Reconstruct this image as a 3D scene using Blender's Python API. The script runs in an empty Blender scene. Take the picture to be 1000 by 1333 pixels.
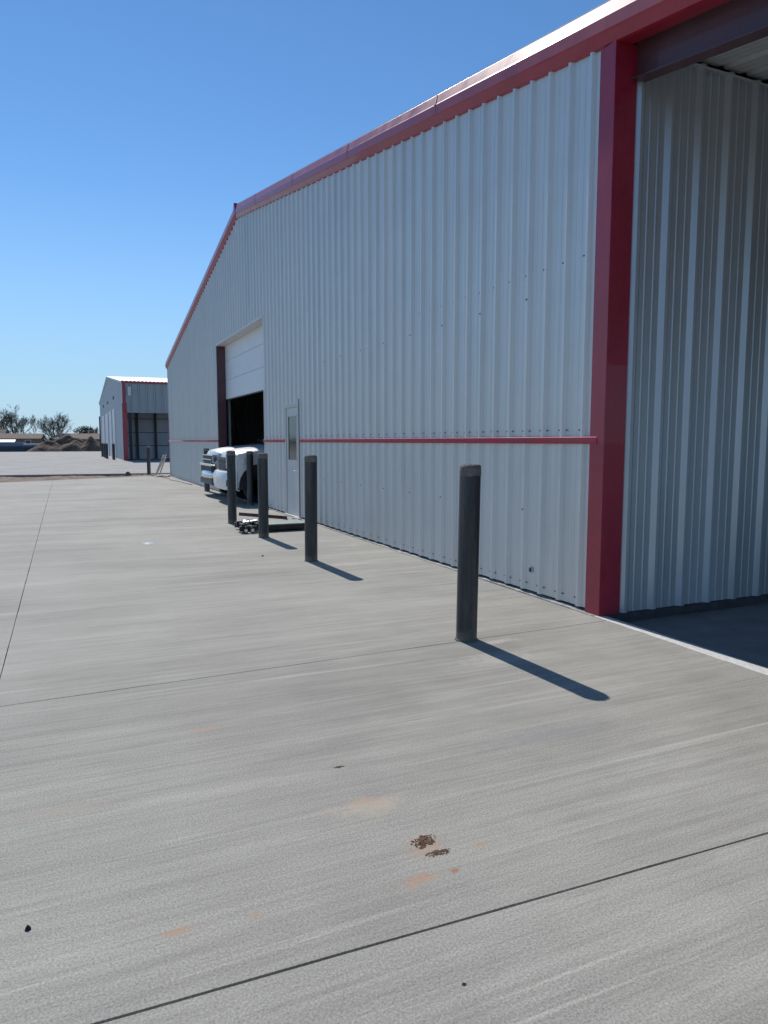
import bpy, bmesh, math, random
from mathutils import Vector, Matrix
R = math.radians
random.seed(7)
scn = bpy.context.scene
COL = scn.collection

# ------------------------------------------------------------------ camera
cam_d = bpy.data.cameras.new('camera'); cam = bpy.data.objects.new('camera', cam_d); COL.objects.link(cam)
cam.location = (-4.515, -5.416, 1.63)
cam.rotation_euler = (R(90 - 5.71), 0, R(-24.18))
cam_d.sensor_fit = 'VERTICAL'; cam_d.sensor_height = 36; cam_d.lens = 925 / 1333 * 36
cam_d.clip_end = 5000; cam_d.clip_start = .05
scn.camera = cam
# ------------------------------------------------------------------ sky and sun
SUN_EL, SUN_AZ = 44.0, -2.3          # azimuth from +Y, positive towards +X
w = bpy.data.worlds.new('World'); scn.world = w; w.use_nodes = True
nt = w.node_tree; nt.nodes.clear()
sky = nt.nodes.new('ShaderNodeTexSky'); sky.sky_type = 'NISHITA'; sky.sun_disc = False
sky.sun_elevation = R(SUN_EL); sky.sun_rotation = R(SUN_AZ)
sky.air_density = 1.0; sky.dust_density = 0.0; sky.ozone_density = 4.2; sky.altitude = 350
bg = nt.nodes.new('ShaderNodeBackground'); bg.inputs[1].default_value = .105
out = nt.nodes.new('ShaderNodeOutputWorld')
hsv = nt.nodes.new('ShaderNodeHueSaturation'); hsv.inputs['Saturation'].default_value = 1.14
nt.links.new(sky.outputs[0], hsv.inputs['Color']); tc = nt.nodes.new('ShaderNodeTexCoord'); sp_ = nt.nodes.new('ShaderNodeSeparateXYZ'); nt.links.new(tc.outputs['Generated'], sp_.inputs[0])
mr = nt.nodes.new('ShaderNodeMapRange'); mr.interpolation_type = 'SMOOTHSTEP'
for i_, v_ in ((1, -.02), (2, .34), (3, .82), (4, 0.)): mr.inputs[i_].default_value = v_
nt.links.new(sp_.outputs[2], mr.inputs[0])
mx = nt.nodes.new('ShaderNodeMix'); mx.data_type = 'RGBA'; nt.links.new(mr.outputs[0], mx.inputs[0]); nt.links.new(hsv.outputs[0], mx.inputs[6]); mx.inputs[7].default_value = (2.7, 4.5, 6.3, 1)   # pale blue winter air low over the fields
nt.links.new(mx.outputs[2], bg.inputs[0]); nt.links.new(bg.outputs[0], out.inputs[0])
sd = bpy.data.lights.new('sun', 'SUN'); sun = bpy.data.objects.new('sun', sd); COL.objects.link(sun)
sd.energy = 3.4; sd.angle = R(.53); sd.color = (1, .955, .89)
s = Vector((math.sin(R(SUN_AZ)) * math.cos(R(SUN_EL)), math.cos(R(SUN_AZ)) * math.cos(R(SUN_EL)), math.sin(R(SUN_EL))))
sun.rotation_euler = s.to_track_quat('Z', 'Y').to_euler()
sun.location = (-5, 20, 30)
scn.view_settings.view_transform = 'Standard'; scn.view_settings.look = 'None'
scn.view_settings.exposure = 0.22; scn.view_settings.gamma = 1
scn.render.resolution_x = 768; scn.render.resolution_y = 1024
scn.render.engine = 'CYCLES'

# ------------------------------------------------------------------ materials
class N:
    def __init__(s, name):
        s.m = bpy.data.materials.new(name); s.m.use_nodes = True
        s.t = s.m.node_tree; s.b = s.t.nodes['Principled BSDF']; s._c = None
    def n(s, typ, **kw):
        x = s.t.nodes.new(typ)
        for k, v in kw.items(): setattr(x, k, v)
        return x
    def l(s, a, b): s.t.links.new(a, b)
    def co(s):
        if not s._c: s._c = s.n('ShaderNodeTexCoord').outputs['Object']
        return s._c
    def map(s, scale=(1, 1, 1), loc=(0, 0, 0)):
        m = s.n('ShaderNodeMapping'); m.inputs['Scale'].default_value = scale; m.inputs['Location'].default_value = loc
        s.l(s.co(), m.inputs[0]); return m.outputs[0]
    def noise(s, scale, det=4, rough=.55, vec=None, dist=0):
        x = s.n('ShaderNodeTexNoise'); x.inputs['Scale'].default_value = scale; x.inputs['Detail'].default_value = det
        x.inputs['Roughness'].default_value = rough; x.inputs['Distortion'].default_value = dist
        s.l(vec if vec else s.co(), x.inputs['Vector']); return x.outputs[0]
    def ramp(s, fac, stops):
        x = s.n('ShaderNodeValToRGB'); e = x.color_ramp.elements
        while len(e) < len(stops): e.new(.5)
        for i, (p, c) in enumerate(stops):
            e[i].position = p; e[i].color = (*c, 1) if isinstance(c, tuple) else (c, c, c, 1)
        s.l(fac, x.inputs[0]); return x.outputs[0]
    def mix(s, fac, a, b, mode='MIX'):
        x = s.n('ShaderNodeMix', data_type='RGBA', blend_type=mode)
        for i, v in ((0, fac), (6, a), (7, b)):
            if hasattr(v, 'links') or hasattr(v, 'is_linked'): s.l(v, x.inputs[i])
            elif isinstance(v, (int, float)): x.inputs[i].default_value = v if i == 0 else (v, v, v, 1)
            else: x.inputs[i].default_value = (*v, 1)
        return x.outputs[2]
    def math(s, op, a, b=0, c=None):
        x = s.n('ShaderNodeMath', operation=op)
        for i, v in enumerate((a, b) if c is None else (a, b, c)):
            if isinstance(v, (int, float)): x.inputs[i].default_value = v
            else: s.l(v, x.inputs[i])
        return x.outputs[0]
    def bump(s, h, strength=.3, dist=.01):
        x = s.n('ShaderNodeBump'); x.inputs['Strength'].default_value = strength; x.inputs['Distance'].default_value = dist
        s.l(h, x.inputs['Height'])
        if s.b.inputs['Normal'].links: s.l(s.b.inputs['Normal'].links[0].from_socket, x.inputs['Normal'])
        s.l(x.outputs[0], s.b.inputs['Normal'])
    def set(s, color=None, rough=None, metal=None, coat=None, spec=None):
        for k, v in (('Base Color', color), ('Roughness', rough), ('Metallic', metal), ('Coat Weight', coat), ('Specular IOR Level', spec)):
            if v is None: continue
            if isinstance(v, tuple): s.b.inputs[k].default_value = (*v, 1)
            elif isinstance(v, (int, float)): s.b.inputs[k].default_value = v
            else: s.l(v, s.b.inputs[k])
        return s

def plain(name, color, rough=.5, metal=0, var=.12, scale=6, coat=None, bump=0):
    m = N(name)
    n = m.noise(scale, 5, .6)
    lo = tuple(c * (1 - var) for c in color); hi = tuple(min(1, c * (1 + var)) for c in color)
    m.set(m.ramp(n, [(.3, lo), (.7, hi)]), m.ramp(m.noise(scale * 3, 3), [(.3, max(0, rough - .07)), (.7, min(1, rough + .07))]), metal, coat)
    if bump: m.bump(m.noise(scale * 8, 4), bump, .01)
    return m.m

ORANGE = (.47, .27, .15); TAN = (.50, .42, .32); RUST = (.36, .19, .10)
def concrete(name, base=(.325, .309, .270), stains=(), near=True):
    m = N(name)
    big = m.noise(.45, 5, .6)
    med = m.noise(2.2, 6, .62)
    st1 = m.noise(1, 6, .65, m.map((.16, 1.9, 1)))             # broom streaks run along X
    st2 = m.noise(1, 5, .7, m.map((.5, 9, 1), (3, 7, 0)))
    st3 = m.noise(1, 4, .75, m.map((1.1, 30, 1), (9, 4, 0)))
    f = m.math('ADD', m.math('MULTIPLY', big, .30), m.math('MULTIPLY', med, .17))
    f = m.math('ADD', f, m.math('MULTIPLY', st1, .26))
    f = m.math('ADD', f, m.math('MULTIPLY', st2, .17))
    c = m.ramp(f, [(.36, tuple(v * .70 for v in base)), (.50, base), (.64, tuple(min(1, v * 1.30) for v in base))])
    pale = m.ramp(m.noise(1, 6, .7, m.map((.32, 2.6, 1), (11, 2, 0))), [(.60, 0.), (.74, .5)])
    c = m.mix(pale, c, tuple(v * 1.45 for v in base))
    c = m.mix(.75, c, m.ramp(st3, [(.32, .80), (.5, 1.), (.68, 1.12)]), 'MULTIPLY')
    fine = m.ramp(m.noise(1, 3, .7, m.map((.22, 15, 1), (5, 1, 0))), [(.60, 0.), (.70, .45)])
    c = m.mix(fine, c, tuple(v * 1.5 for v in base))
    dark = m.ramp(m.noise(1, 5, .7, m.map((.35, 3.2, 1), (21, 9, 0))), [(.60, 0.), (.74, .35)])
    c = m.mix(dark, c, tuple(v * .62 for v in base))
    grit = m.noise(120, 4, .92)
    c = m.mix(.62, c, m.ramp(grit, [(.36, .15), (.5, .70), (.64, 1.22)]), 'MULTIPLY')
    c = m.mix(1., c, (1.46, 1.46, 1.46), 'MULTIPLY')
    warp = m.math('ADD', m.math('MULTIPLY', m.noise(13, 6, .8), .7), m.math('MULTIPLY', m.noise(75, 3, .8), .3))
    fleck = m.ramp(m.noise(60, 4, .8), [(.56, 0.), (.62, 1.)])
    sep = m.n('ShaderNodeSeparateXYZ'); m.l(m.co(), sep.inputs[0])
    for (x, y, rx, ry, col, amt) in stains:
        dx = m.math('DIVIDE', m.math('SUBTRACT', sep.outputs[0], x), rx)
        dy = m.math('DIVIDE', m.math('SUBTRACT', sep.outputs[1], y), ry)
        d = m.math('SQRT', m.math('ADD', m.math('MULTIPLY', dx, dx), m.math('MULTIPLY', dy, dy)))
        d = m.math('ADD', d, m.math('MULTIPLY', m.math('SUBTRACT', warp, .5), 5.0))
        k = m.ramp(d, [(.3, amt), (1.0, 0.)])
        c = m.mix(k, c, col)
        if amt > .5: c = m.mix(m.math('MULTIPLY', k, m.math('MULTIPLY', fleck, .55)), c, RUST)
    m.set(c, m.ramp(med, [(.3, .78), (.7, .92)]), 0, spec=.35)
    m.bump(m.noise(1, 4, .7, m.map((30, 150, 60))), .25, .0015)
    m.bump(grit, .12, .0012)
    m.bump(med, .2, .01)
    return m.m

STAINS = [(-3.33, -2.62, .20, .10, TAN, .6), (-3.32, -2.57, .09, .04, ORANGE, .35),
          (-3.25, -3.0, .10, .09, ORANGE, .40), (-3.37, -3.19, .085, .045, ORANGE, .55),
          (-3.22, -3.19, .026, .018, RUST, .9), (-3.04, -3.08, .035, .02, ORANGE, .6), (-4.23, -3.11, .06, .025, ORANGE, .55),
          (-3.97, -3.14, .04, .02, ORANGE, .4), (-3.86, -1.45, .13, .03, ORANGE, .40), (-4.6, -2.1, .25, .05, TAN, .3),
          (-1.6, -1.0, .35, .16, (.50, .48, .43), .55), (-.45, .55, .5, .18, (.47, .42, .34), .35),
          (-1.35, -.62, .22, .06, (.52, .5, .46), .6), (-1.1, 3.3, .5, .10, (.52, .49, .43), .5), (-1.9, 5.2, .7, .08, (.52, .49, .43), .4), (-4.2, .9, .8, .05, (.52, .49, .43), .35), (-2.1, -2.3, .5, .12, (.24, .24, .25), .4)]
M_CONC = concrete('apron_concrete', stains=STAINS)
M_CONC2 = concrete('yard_concrete', (.30, .288, .265))
M_LIP = plain('fresh_cement', (.66, .63, .58), .85, var=.15, scale=25, bump=.4)
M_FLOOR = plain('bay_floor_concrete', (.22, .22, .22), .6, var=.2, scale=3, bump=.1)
M_JOINT = plain('joint_filler', (.035, .03, .03), .9, var=.3, scale=40)
M_DIRT = plain('dry_earth', (.20, .135, .09), .95, var=.45, scale=1.5, bump=.8)
M_EARTH = plain('winter_field', (.19, .155, .10), .95, var=.35, scale=.3, bump=.5)
M_MUD = plain('dried_mud', (.25, .145, .085), .95, var=.5, scale=60, bump=.8)
M_FOUND = plain('foundation_dark', (.06, .06, .065), .9, var=.3, scale=10)

def galv(name, base=(.66, .665, .65), rough=.46, metal=.42, sp=1):
    m = N(name)
    panel = m.noise(1, 2, .5, m.map((1.1, 1.1, .05)))
    spang = m.noise(34, 4, .7)
    drip = m.noise(1, 5, .65, m.map((14, 14, .45)))
    smudge = m.noise(1.7, 6, .65)
    f = m.math('ADD', m.math('MULTIPLY', panel, .35), m.math('MULTIPLY', spang, .15 * sp))
    f = m.math('ADD', f, m.math('ADD', m.math('MULTIPLY', drip, .28), m.math('MULTIPLY', smudge, .22)))
    c = m.ramp(f, [(.36, tuple(v * .88 for v in base)), (.5, base), (.64, tuple(min(1, v * 1.08) for v in base))])
    m.set(c, m.ramp(m.math('ADD', m.math('MULTIPLY', panel, .5), m.math('MULTIPLY', spang if sp else panel, .5)), [(.35, rough - .09), (.65, rough + .10)]), metal)
    m.bump(m.noise(1, 3, .5, m.map((2.2, 2.2, .8))), .25, .012)       # oil canning
    return m.m
M_GALV = galv('galvalume_sheet')
M_GALV2 = galv('galvalume_far', (.58, .60, .62), .5, .55)
M_ROOF = galv('galvalume_roof', (.66, .68, .69), .4, .6)
M_BAYW = galv('galvalume_bay_sheet', (.50, .545, .59), .38, .6, 0)  # same galvalume, base tinted bluer to carry the bay floor's reflection
def redpaint(name, base, rough=.36):
    m = N(name)
    n = m.noise(3, 5, .6); sc = m.noise(1, 5, .7, m.map((30, 30, 1.5)))
    c = m.ramp(m.math('ADD', m.math('MULTIPLY', n, .6), m.math('MULTIPLY', sc, .4)), [(.35, tuple(v * .82 for v in base)), (.65, tuple(v * 1.15 for v in base))])
    m.set(c, m.ramp(n, [(.3, rough - .06), (.7, rough + .08)]), 0, .25)
    m.bump(m.noise(1, 2, .5, m.map((3, 3, 1.2))), .12, .01)
    return m.m
M_RED = redpaint('red_trim_paint', (.33, .018, .045))
M_RAIL = redpaint('red_rail_paint', (.37, .022, .05), .62)
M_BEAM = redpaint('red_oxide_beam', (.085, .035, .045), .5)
def steel():
    m = N('bare_dark_steel')
    n = m.noise(1, 6, .65, m.map((9, 9, 1.1))); k = m.noise(26, 5, .7)
    c = m.ramp(m.math('ADD', m.math('MULTIPLY', n, .85), m.math('MULTIPLY', k, .15)), [(.36, (.030, .032, .037)), (.5, (.058, .060, .064)), (.64, (.115, .108, .102))])
    m.set(c, m.ramp(n, [(.3, .34), (.7, .62)]), .35)
    m.bump(k, .12, .002)
    sp_ = m.n('ShaderNodeSeparateXYZ'); m.l(m.co(), sp_.inputs[0])
    h_ = m.math('ADD', sp_.outputs[2], m.math('MULTIPLY', m.math('SUBTRACT', k, .5), .25))
    old = m.b.inputs['Base Color'].links[0].from_socket
    m.set(m.mix(m.ramp(h_, [(.02, .65), (.10, 0.)]), old, (.21, .19, .165)))
    return m.m
M_STEEL = steel()
M_CAP = plain('bollard_concrete_fill', (.20, .19, .175), .95, var=.35, scale=45, bump=.9)
M_BLACK = plain('black_steel', (.022, .026, .026), .45, .3, var=.4, scale=15)
M_GREEN = plain('grey_green_plate', (.20, .25, .235), .5, .3, var=.25, scale=12)
M_BRIGHT = plain('bright_metal', (.68, .68, .68), .3, .9, var=.1)
M_RUSTY = plain('rusty_steel', (.14, .075, .06), .75, .2, var=.4, scale=20, bump=.3)
M_WOOD = plain('pale_wood', (.60, .50, .38), .8, var=.2, scale=18)
M_DOORW = plain('white_door_panel', (.74, .75, .77), .45, var=.04, scale=2, bump=.05)
M_DOORG = plain('grey_white_door', (.62, .62, .60), .5, var=.05, scale=3)
M_FRAME = plain('light_frame_paint', (.60, .60, .58), .5, var=.06)
def glass(name, col=(.02, .028, .032)):
    m = N(name); m.set(col, .08, 0, .0, .5)
    m.bump(m.noise(3, 2), .05, .01); return m.m
M_GLASS = glass('dark_glass')
M_PAINT = plain('white_car_paint', (.80, .80, .79), .38, var=.03, scale=3, coat=.35)
M_CHROME = plain('chrome', (.78, .79, .80), .12, 1., var=.04)
M_PLAST = plain('black_plastic', (.03, .03, .032), .6, var=.2)
M_PLASTG = plain('grey_plastic', (.11, .12, .125), .6, var=.2)
M_TYRE = plain('tyre_rubber', (.022, .022, .024), .85, var=.3, scale=30)
M_RIM = plain('dull_alloy', (.22, .22, .23), .4, .8)
M_LAMP = plain('headlight_lens', (.42, .50, .60), .1, .5, var=.2, coat=1.)
M_AMBER = plain('amber_lens', (.45, .20, .10), .25, var=.2)
M_HOSE = plain('pale_hose', (.55, .52, .47), .6, var=.2, scale=20)
M_BARK = plain('bare_branch', (.15, .125, .11), .95, var=.3, scale=5)
M_EVER = plain('evergreen_leaf', (.045, .065, .03), .8, var=.4, scale=4)
M_SHING = plain('brown_shingle', (.155, .11, .085), .9, var=.25, scale=2, bump=.3)
M_BRICK = plain('tan_brick', (.26, .19, .14), .85, var=.25, scale=6)
M_SIDING = plain('blue_siding', (.22, .28, .36), .7, var=.15, scale=2)
M_WHITE = plain('white_paint', (.75, .76, .78), .5, var=.05)
M_INSUL = plain('roof_insulation', (.50, .50, .50), .8, var=.08)

# ------------------------------------------------------------------ mesh helpers
def fin(name, bm, mat, parent=None, bevel=0, smooth=False, loc=None):
    bmesh.ops.recalc_face_normals(bm, faces=bm.faces)
    me = bpy.data.meshes.new(name); bm.to_mesh(me); bm.free()
    if smooth:
        for p in me.polygons: p.use_smooth = True
    o = bpy.data.objects.new(name, me); COL.objects.link(o); me.materials.append(mat)
    if parent is not None: o.parent = parent
    if loc is not None: o.location = loc
    if bevel:
        b = o.modifiers.new('bevel', 'BEVEL'); b.width = bevel; b.segments = 2; b.limit_method = 'ANGLE'; b.angle_limit = R(40)
        b.harden_normals = False
    return o
def box(bm, x0, x1, y0, y1, z0, z1):
    v = [bm.verts.new((x, y, z)) for x in (x0, x1) for y in (y0, y1) for z in (z0, z1)]
    for f in ((0, 1, 3, 2), (4, 6, 7, 5), (0, 4, 5, 1), (2, 3, 7, 6), (0, 2, 6, 4), (1, 5, 7, 3)): bm.faces.new([v[i] for i in f])
    return v
def smooth_angle(o, a=32):
    for p in o.data.polygons: p.use_smooth = True
    o.data.set_sharp_from_angle(angle=R(a)); return o
def boxo(name, b, mat, parent=None, bevel=0):
    bm = bmesh.new(); box(bm, *b); return fin(name, bm, mat, parent, bevel)
def prism(bm, pts, vec):
    a = [bm.verts.new(p) for p in pts]; b = [bm.verts.new(Vector(p) + Vector(vec)) for p in pts]
    bm.faces.new(a); bm.faces.new(b[::-1]); n = len(a)
    for i in range(n): bm.faces.new((a[i], a[(i + 1) % n], b[(i + 1) % n], b[i]))
def tube(bm, pts, rad, seg=8, caps=True):
    pts = [Vector(p) for p in pts]
    if not hasattr(rad, '__len__'): rad = [rad] * len(pts)
    rings = []
    for i, p in enumerate(pts):
        t = (pts[min(i + 1, len(pts) - 1)] - pts[max(i - 1, 0)]).normalized()
        u = t.cross(Vector((0, 0, 1)) if abs(t.z) < .9 else Vector((1, 0, 0))).normalized(); v = t.cross(u)
        rings.append([bm.verts.new(p + (u * math.cos(2 * math.pi * k / seg) + v * math.sin(2 * math.pi * k / seg)) * rad[i]) for k in range(seg)])
    for a, b in zip(rings, rings[1:]):
        for k in range(seg): bm.faces.new((a[k], a[(k + 1) % seg], b[(k + 1) % seg], b[k]))
    if caps: bm.faces.new(rings[0][::-1]); bm.faces.new(rings[-1])
def lathe(bm, prof, seg=32, axis='Z', c=(0, 0, 0)):
    rings = []
    for r, h in prof:
        ring = []
        for k in range(seg):
            a = 2 * math.pi * k / seg; x, y = r * math.cos(a), r * math.sin(a)
            p = (x, y, h) if axis == 'Z' else (x, h, y)
            ring.append(bm.verts.new(Vector(p) + Vector(c)))
        rings.append(ring)
    for a, b in zip(rings, rings[1:]):
        for k in range(seg): bm.faces.new((a[k], a[(k + 1) % seg], b[(k + 1) % seg], b[k]))
    bm.faces.new(rings[0]); bm.faces.new(rings[-1])
def tag(o, label, cat, group=None):
    o['label'] = label; o['category'] = cat
    if group: o['group'] = group
    return o
def thing(name, loc, label, cat, group=None, rz=0):
    o = bpy.data.objects.new(name, None); COL.objects.link(o); o.location = loc; o.rotation_euler = (0, 0, rz)
    o.empty_display_size = .3
    return tag(o, label, cat, group)
def structure(o): o['kind'] = 'structure'; return o
def stuff(o): o['kind'] = 'stuff'; return o

# ------------------------------------------------------------------ ground
bm = bmesh.new()
v = [bm.verts.new(p) for p in ((-1500, -400, -.16), (1500, -400, -.16), (1500, 3000, -.16), (-1500, 3000, -.16))]
bm.faces.new(v); structure(fin('ground', bm, M_EARTH))

def slab(bm, corners, z0, z1, step=.3, jit=.0018):
    pts = []; n = len(corners)
    for i in range(n):
        a = Vector((*corners[i], 0)); b = Vector((*corners[(i + 1) % n], 0)); L = (b - a).length
        k = max(1, min(200, int(L / step)))
        for j in range(k):
            p = a.lerp(b, j / k)
            pts.append((p.x + random.uniform(-jit, jit), p.y + random.uniform(-jit, jit)))
    top = [bm.verts.new((x, y, z1)) for x, y in pts]; bot = [bm.verts.new((x, y, z0)) for x, y in pts]
    bm.faces.new(top); m = len(pts)
    for i in range(m): bm.faces.new((top[i], bot[i], bot[(i + 1) % m], top[(i + 1) % m]))
YJ1 = lambda x: -3.50 - (x + 1.9) * .038       # the two cross joints are a touch out of square
YJ2 = lambda x: -.456 - (-.07 - x) * .0245
YE = lambda x: 29.9 + x * .54 if x > -12 else 23.4
xs = [-26, -11.2, -4.98, -.075]
G1, G2, GV = .0055, .0046, .0032
bm = bmesh.new()
for i in range(3):
    a, b = xs[i] + GV, xs[i + 1] - (GV if i < 2 else 0)
    ya = lambda x: YE(max(x, -11.2))
    slab(bm, [(a, -16), (b, -16), (b, YJ1(b) - G1), (a, YJ1(a) - G1)], -.03, 0)
    slab(bm, [(a, YJ1(a) + G1), (b, YJ1(b) + G1), (b, YJ2(b) - G2), (a, YJ2(a) - G2)], -.03, 0)
    slab(bm, [(a, YJ2(a) + G2), (b, YJ2(b) + G2), (b, ya(b)), (a, ya(a))], -.03, 0)
apron = structure(fin('concrete_apron', bm, M_CONC))
bm = bmesh.new()
prism(bm, [(-26.1, -16.1, -.14), (-.01, -16.1, -.14), (-.01, YE(0) - .02, -.14), (-11.2, YE(-11.2) - .02, -.14), (-26.1, YE(-11.2) - .02, -.14)], (0, 0, .122))
structure(fin('joint_bed', bm, M_JOINT))
# far yard slab, a step up, its near edge dark and broken
bm = bmesh.new()
pts = []
x = -60
while x < 40:
    y = 31.3 - (x + .7) * .10 if x > -12 else 32.4
    pts.append((x, y + random.uniform(-.05, .05))); x += .35 if x > -10 else 2
pts += [(40, 31.2), (40, 111.5), (-60, 111.5)]
prism(bm, [(x, y, -.14) for x, y in pts], (0, 0, .19))
structure(fin('concrete_yard', bm, M_CONC2))
bm = bmesh.new()        # slab between the corner of the building and the yard
prism(bm, [(-.6, 29.8, -.13), (40, 29.8, -.13), (40, 30.95, -.13), (-.6, 31.05, -.13)], (0, 0, .125))
structure(fin('concrete_strip', bm, M_CONC2))
# bare dirt in the gap between the slabs
bm = bmesh.new()
nx, ny = 110, 12; grid = []
for i in range(nx + 1):
    X = -13.5 + 13.4 * i / nx; y0, y1 = YE(max(X, -11.2)) - .05, 31.5 - (X + .7) * .10
    grid.append([bm.verts.new((X, y0 + (y1 - y0) * j / ny, -.07 + .045 * random.random() + .03 * math.sin(X * 2.1 + j))) for j in range(ny + 1)])
for i in range(nx):
    for j in range(ny): bm.faces.new((grid[i][j], grid[i + 1][j], grid[i + 1][j + 1], grid[i][j + 1]))
structure(fin('dirt_strip', bm, M_DIRT, smooth=True))
# bay floor, a few centimetres lower, with its pale cement lip
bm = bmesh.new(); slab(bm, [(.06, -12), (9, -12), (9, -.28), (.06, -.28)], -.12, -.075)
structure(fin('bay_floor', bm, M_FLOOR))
bm = bmesh.new(); prev = None
k = 90
for i in range(k + 1):
    Y = -12 + 11.72 * i / k
    flare = .035 * min(1, max(0, (-Y - .3) / 1.8))
    a = -.072 - flare * .9 + random.uniform(-.003, .003); zz = .004 + random.uniform(-.001, .002)
    row = [bm.verts.new(p) for p in ((a, Y, -.05), (a, Y, zz), (a + .045, Y, .010), (.035 + random.uniform(-.003, .003), Y, .006), (.075, Y, -.08))]
    if prev:
        for j in range(4): bm.faces.new((prev[j], row[j], row[j + 1], prev[j + 1]))
    prev = row
structure(fin('bay_threshold', bm, M_LIP, smooth=False))
# rough cement edge left along the foot of the wall
bm = bmesh.new(); prev = None
for i in range(261):
    Y = -.28 + 29.2 * i / 260
    a = -.072 + random.uniform(-.006, .006) + .012 * math.sin(Y * 1.3)
    row = [bm.verts.new(p) for p in ((a, Y, -.03), (a + .004, Y, .006 + random.uniform(0, .004)), (-.03 + random.uniform(-.01, .01), Y, .010 + random.uniform(-.006, .008)), (.03, Y, .012 + random.uniform(-.004, .004)))]
    if prev:
        for j in range(3): bm.faces.new((prev[j], row[j], row[j + 1], prev[j + 1]))
    prev = row
structure(fin('foundation_edge', bm, plain('rough_cement', (.50, .47, .42), .95, var=.4, scale=28, bump=1.)))

# ------------------------------------------------------------------ sheet metal helpers
def rib_profile(t0, t1, pitch=.305, h=.034, base=.088, top=.030, ph=0, minor=.004, breaks=()):
    """points (t, height) of an R-panel between t0 and t1"""
    pts = [(t0, 0.)]
    k = math.floor((t0 - ph) / pitch) - 1
    while ph + k * pitch < t1 + pitch:
        c = ph + k * pitch
        cand = [(c - base / 2, 0), (c - top / 2, h), (c + top / 2, h), (c + base / 2, 0)]
        for mpos in (pitch * .36, pitch * .64):
            cand += [(c + mpos - .017, 0), (c + mpos - .008, minor), (c + mpos + .008, minor), (c + mpos + .017, 0)]
        for t, hh in cand:
            if t0 + .002 < t < t1 - .002: pts.append((t, hh))
        k += 1
    pts.append((t1, 0.)); pts.sort()
    out = []
    for t, hh in pts:
        for b in breaks:
            if out and out[-1][0] < b < t:
                f = (b - out[-1][0]) / (t - out[-1][0]); out.append((b, out[-1][1] + f * (hh - out[-1][1])))
        out.append((t, hh))
    return out
def sheet(bm, prof, spans, put):
    """spans(tmid)-> list of (zlo(t), zhi(t)); put(t,h,z)->xyz"""
    for (t0, h0), (t1, h1) in zip(prof, prof[1:]):
        if t1 - t0 < 1e-5: continue
        for lo, hi in spans((t0 + t1) / 2):
            a0, b0, a1, b1 = lo(t0), hi(t0), lo(t1), hi(t1)
            n = max(1, int((max(b0, b1) - min(a0, a1)) / 3))
            for i in range(n):
                f0, f1 = i / n, (i + 1) / n
                q = [put(t0, h0, a0 + (b0 - a0) * f0), put(t1, h1, a1 + (b1 - a1) * f0), put(t1, h1, a1 + (b1 - a1) * f1), put(t0, h0, a0 + (b0 - a0) * f1)]
                bm.faces.new([bm.verts.new(p) for p in q])
    bmesh.ops.remove_doubles(bm, verts=bm.verts, dist=.0008)

# ------------------------------------------------------------------ main building
YP, ZP, YC, SR = 14.2, 7.58, 28.9, .173
top_z = lambda y: ZP - SR * (YP - y) if y < YP else ZP - .178 * (y - YP)
OD0, OD1, ODZ = 11.68, 17.38, 4.58           # overhead door opening
MD0, MD1, MDZ = 8.88, 9.86, 2.40             # man door opening
TZ0, TZ1 = 1.615, 1.675
W = thing('metal_building', (0, 0, 0), 'large gable-ended building of ribbed silver sheet metal with red trim', 'building')
c_ = lambda v: (lambda t: v)
def up_spans(t):
    lo = ODZ if OD0 < t < OD1 else (MDZ if MD0 < t < MD1 else TZ1 - .02)
    return [(c_(lo), top_z)]
def low_spans(t):
    if OD0 < t < OD1 or MD0 < t < MD1: return []
    return [(c_(.035), c_(TZ0 + .02))]
br = (OD0, OD1, MD0, MD1, YP)
put = lambda t, h, z: (-.004 - h, t, z)
bm = bmesh.new(); sheet(bm, rib_profile(-.13, YC, ph=.0, breaks=br), up_spans, put); fin('wall_panel', bm, M_GALV, W)
bm = bmesh.new(); sheet(bm, rib_profile(-.13, YC, ph=.0, breaks=br), low_spans, put); fin('wall_panel', bm, M_GALV, W)
# dark closure line below the sheet
bm = bmesh.new()
for a, b in ((-.12, MD0 - .06), (MD1 + .06, OD0 - .02), (OD1 + .02, YC - .01)): box(bm, .03, .2, a, b, -.03, .05)
fin('foundation', bm, M_FOUND, W)
# fasteners
bm = bmesh.new()
def screw(y, z, x=-.010, r=.0085): box(bm, x - .008, x, y - r * .8, y + r * .8, z - r * .8, z + r * .8)
for k in range(0, 95):
    yb = k * .305
    for off in (.055, .245) if k % 1 == 0 else (): 
        y = yb + off
        if y > YC - .1 or MD0 - .1 < y < MD1 + .1 or OD0 - .1 < y < OD1 + .1: continue
        screw(y, .11); screw(y, TZ1 + .06)
        if off < .1: screw(y, 3.35)
    if .3 < yb < 8 and k % 3 == 0: screw(yb, .9, -.038); screw(yb, 3.1, -.038)
stuff(fin('fastener', bm, M_STEEL, W))
# wainscot drip trim in three lengths
for a, b in ((-.235, MD0 - .06), (MD1 + .04, OD0 + .06), (OD1 + .0, YC + .02)):
    bm = bmesh.new()
    prism(bm, [(-.002, a, TZ0 - .008), (-.052, a, TZ0 - .012), (-.052, a, TZ1 - .012), (-.046, a, TZ1 - .006), (-.002, a, TZ1)], (0, b - a, 0))
    fin('wainscot_trim', bm, M_RAIL, W, .003)
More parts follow.
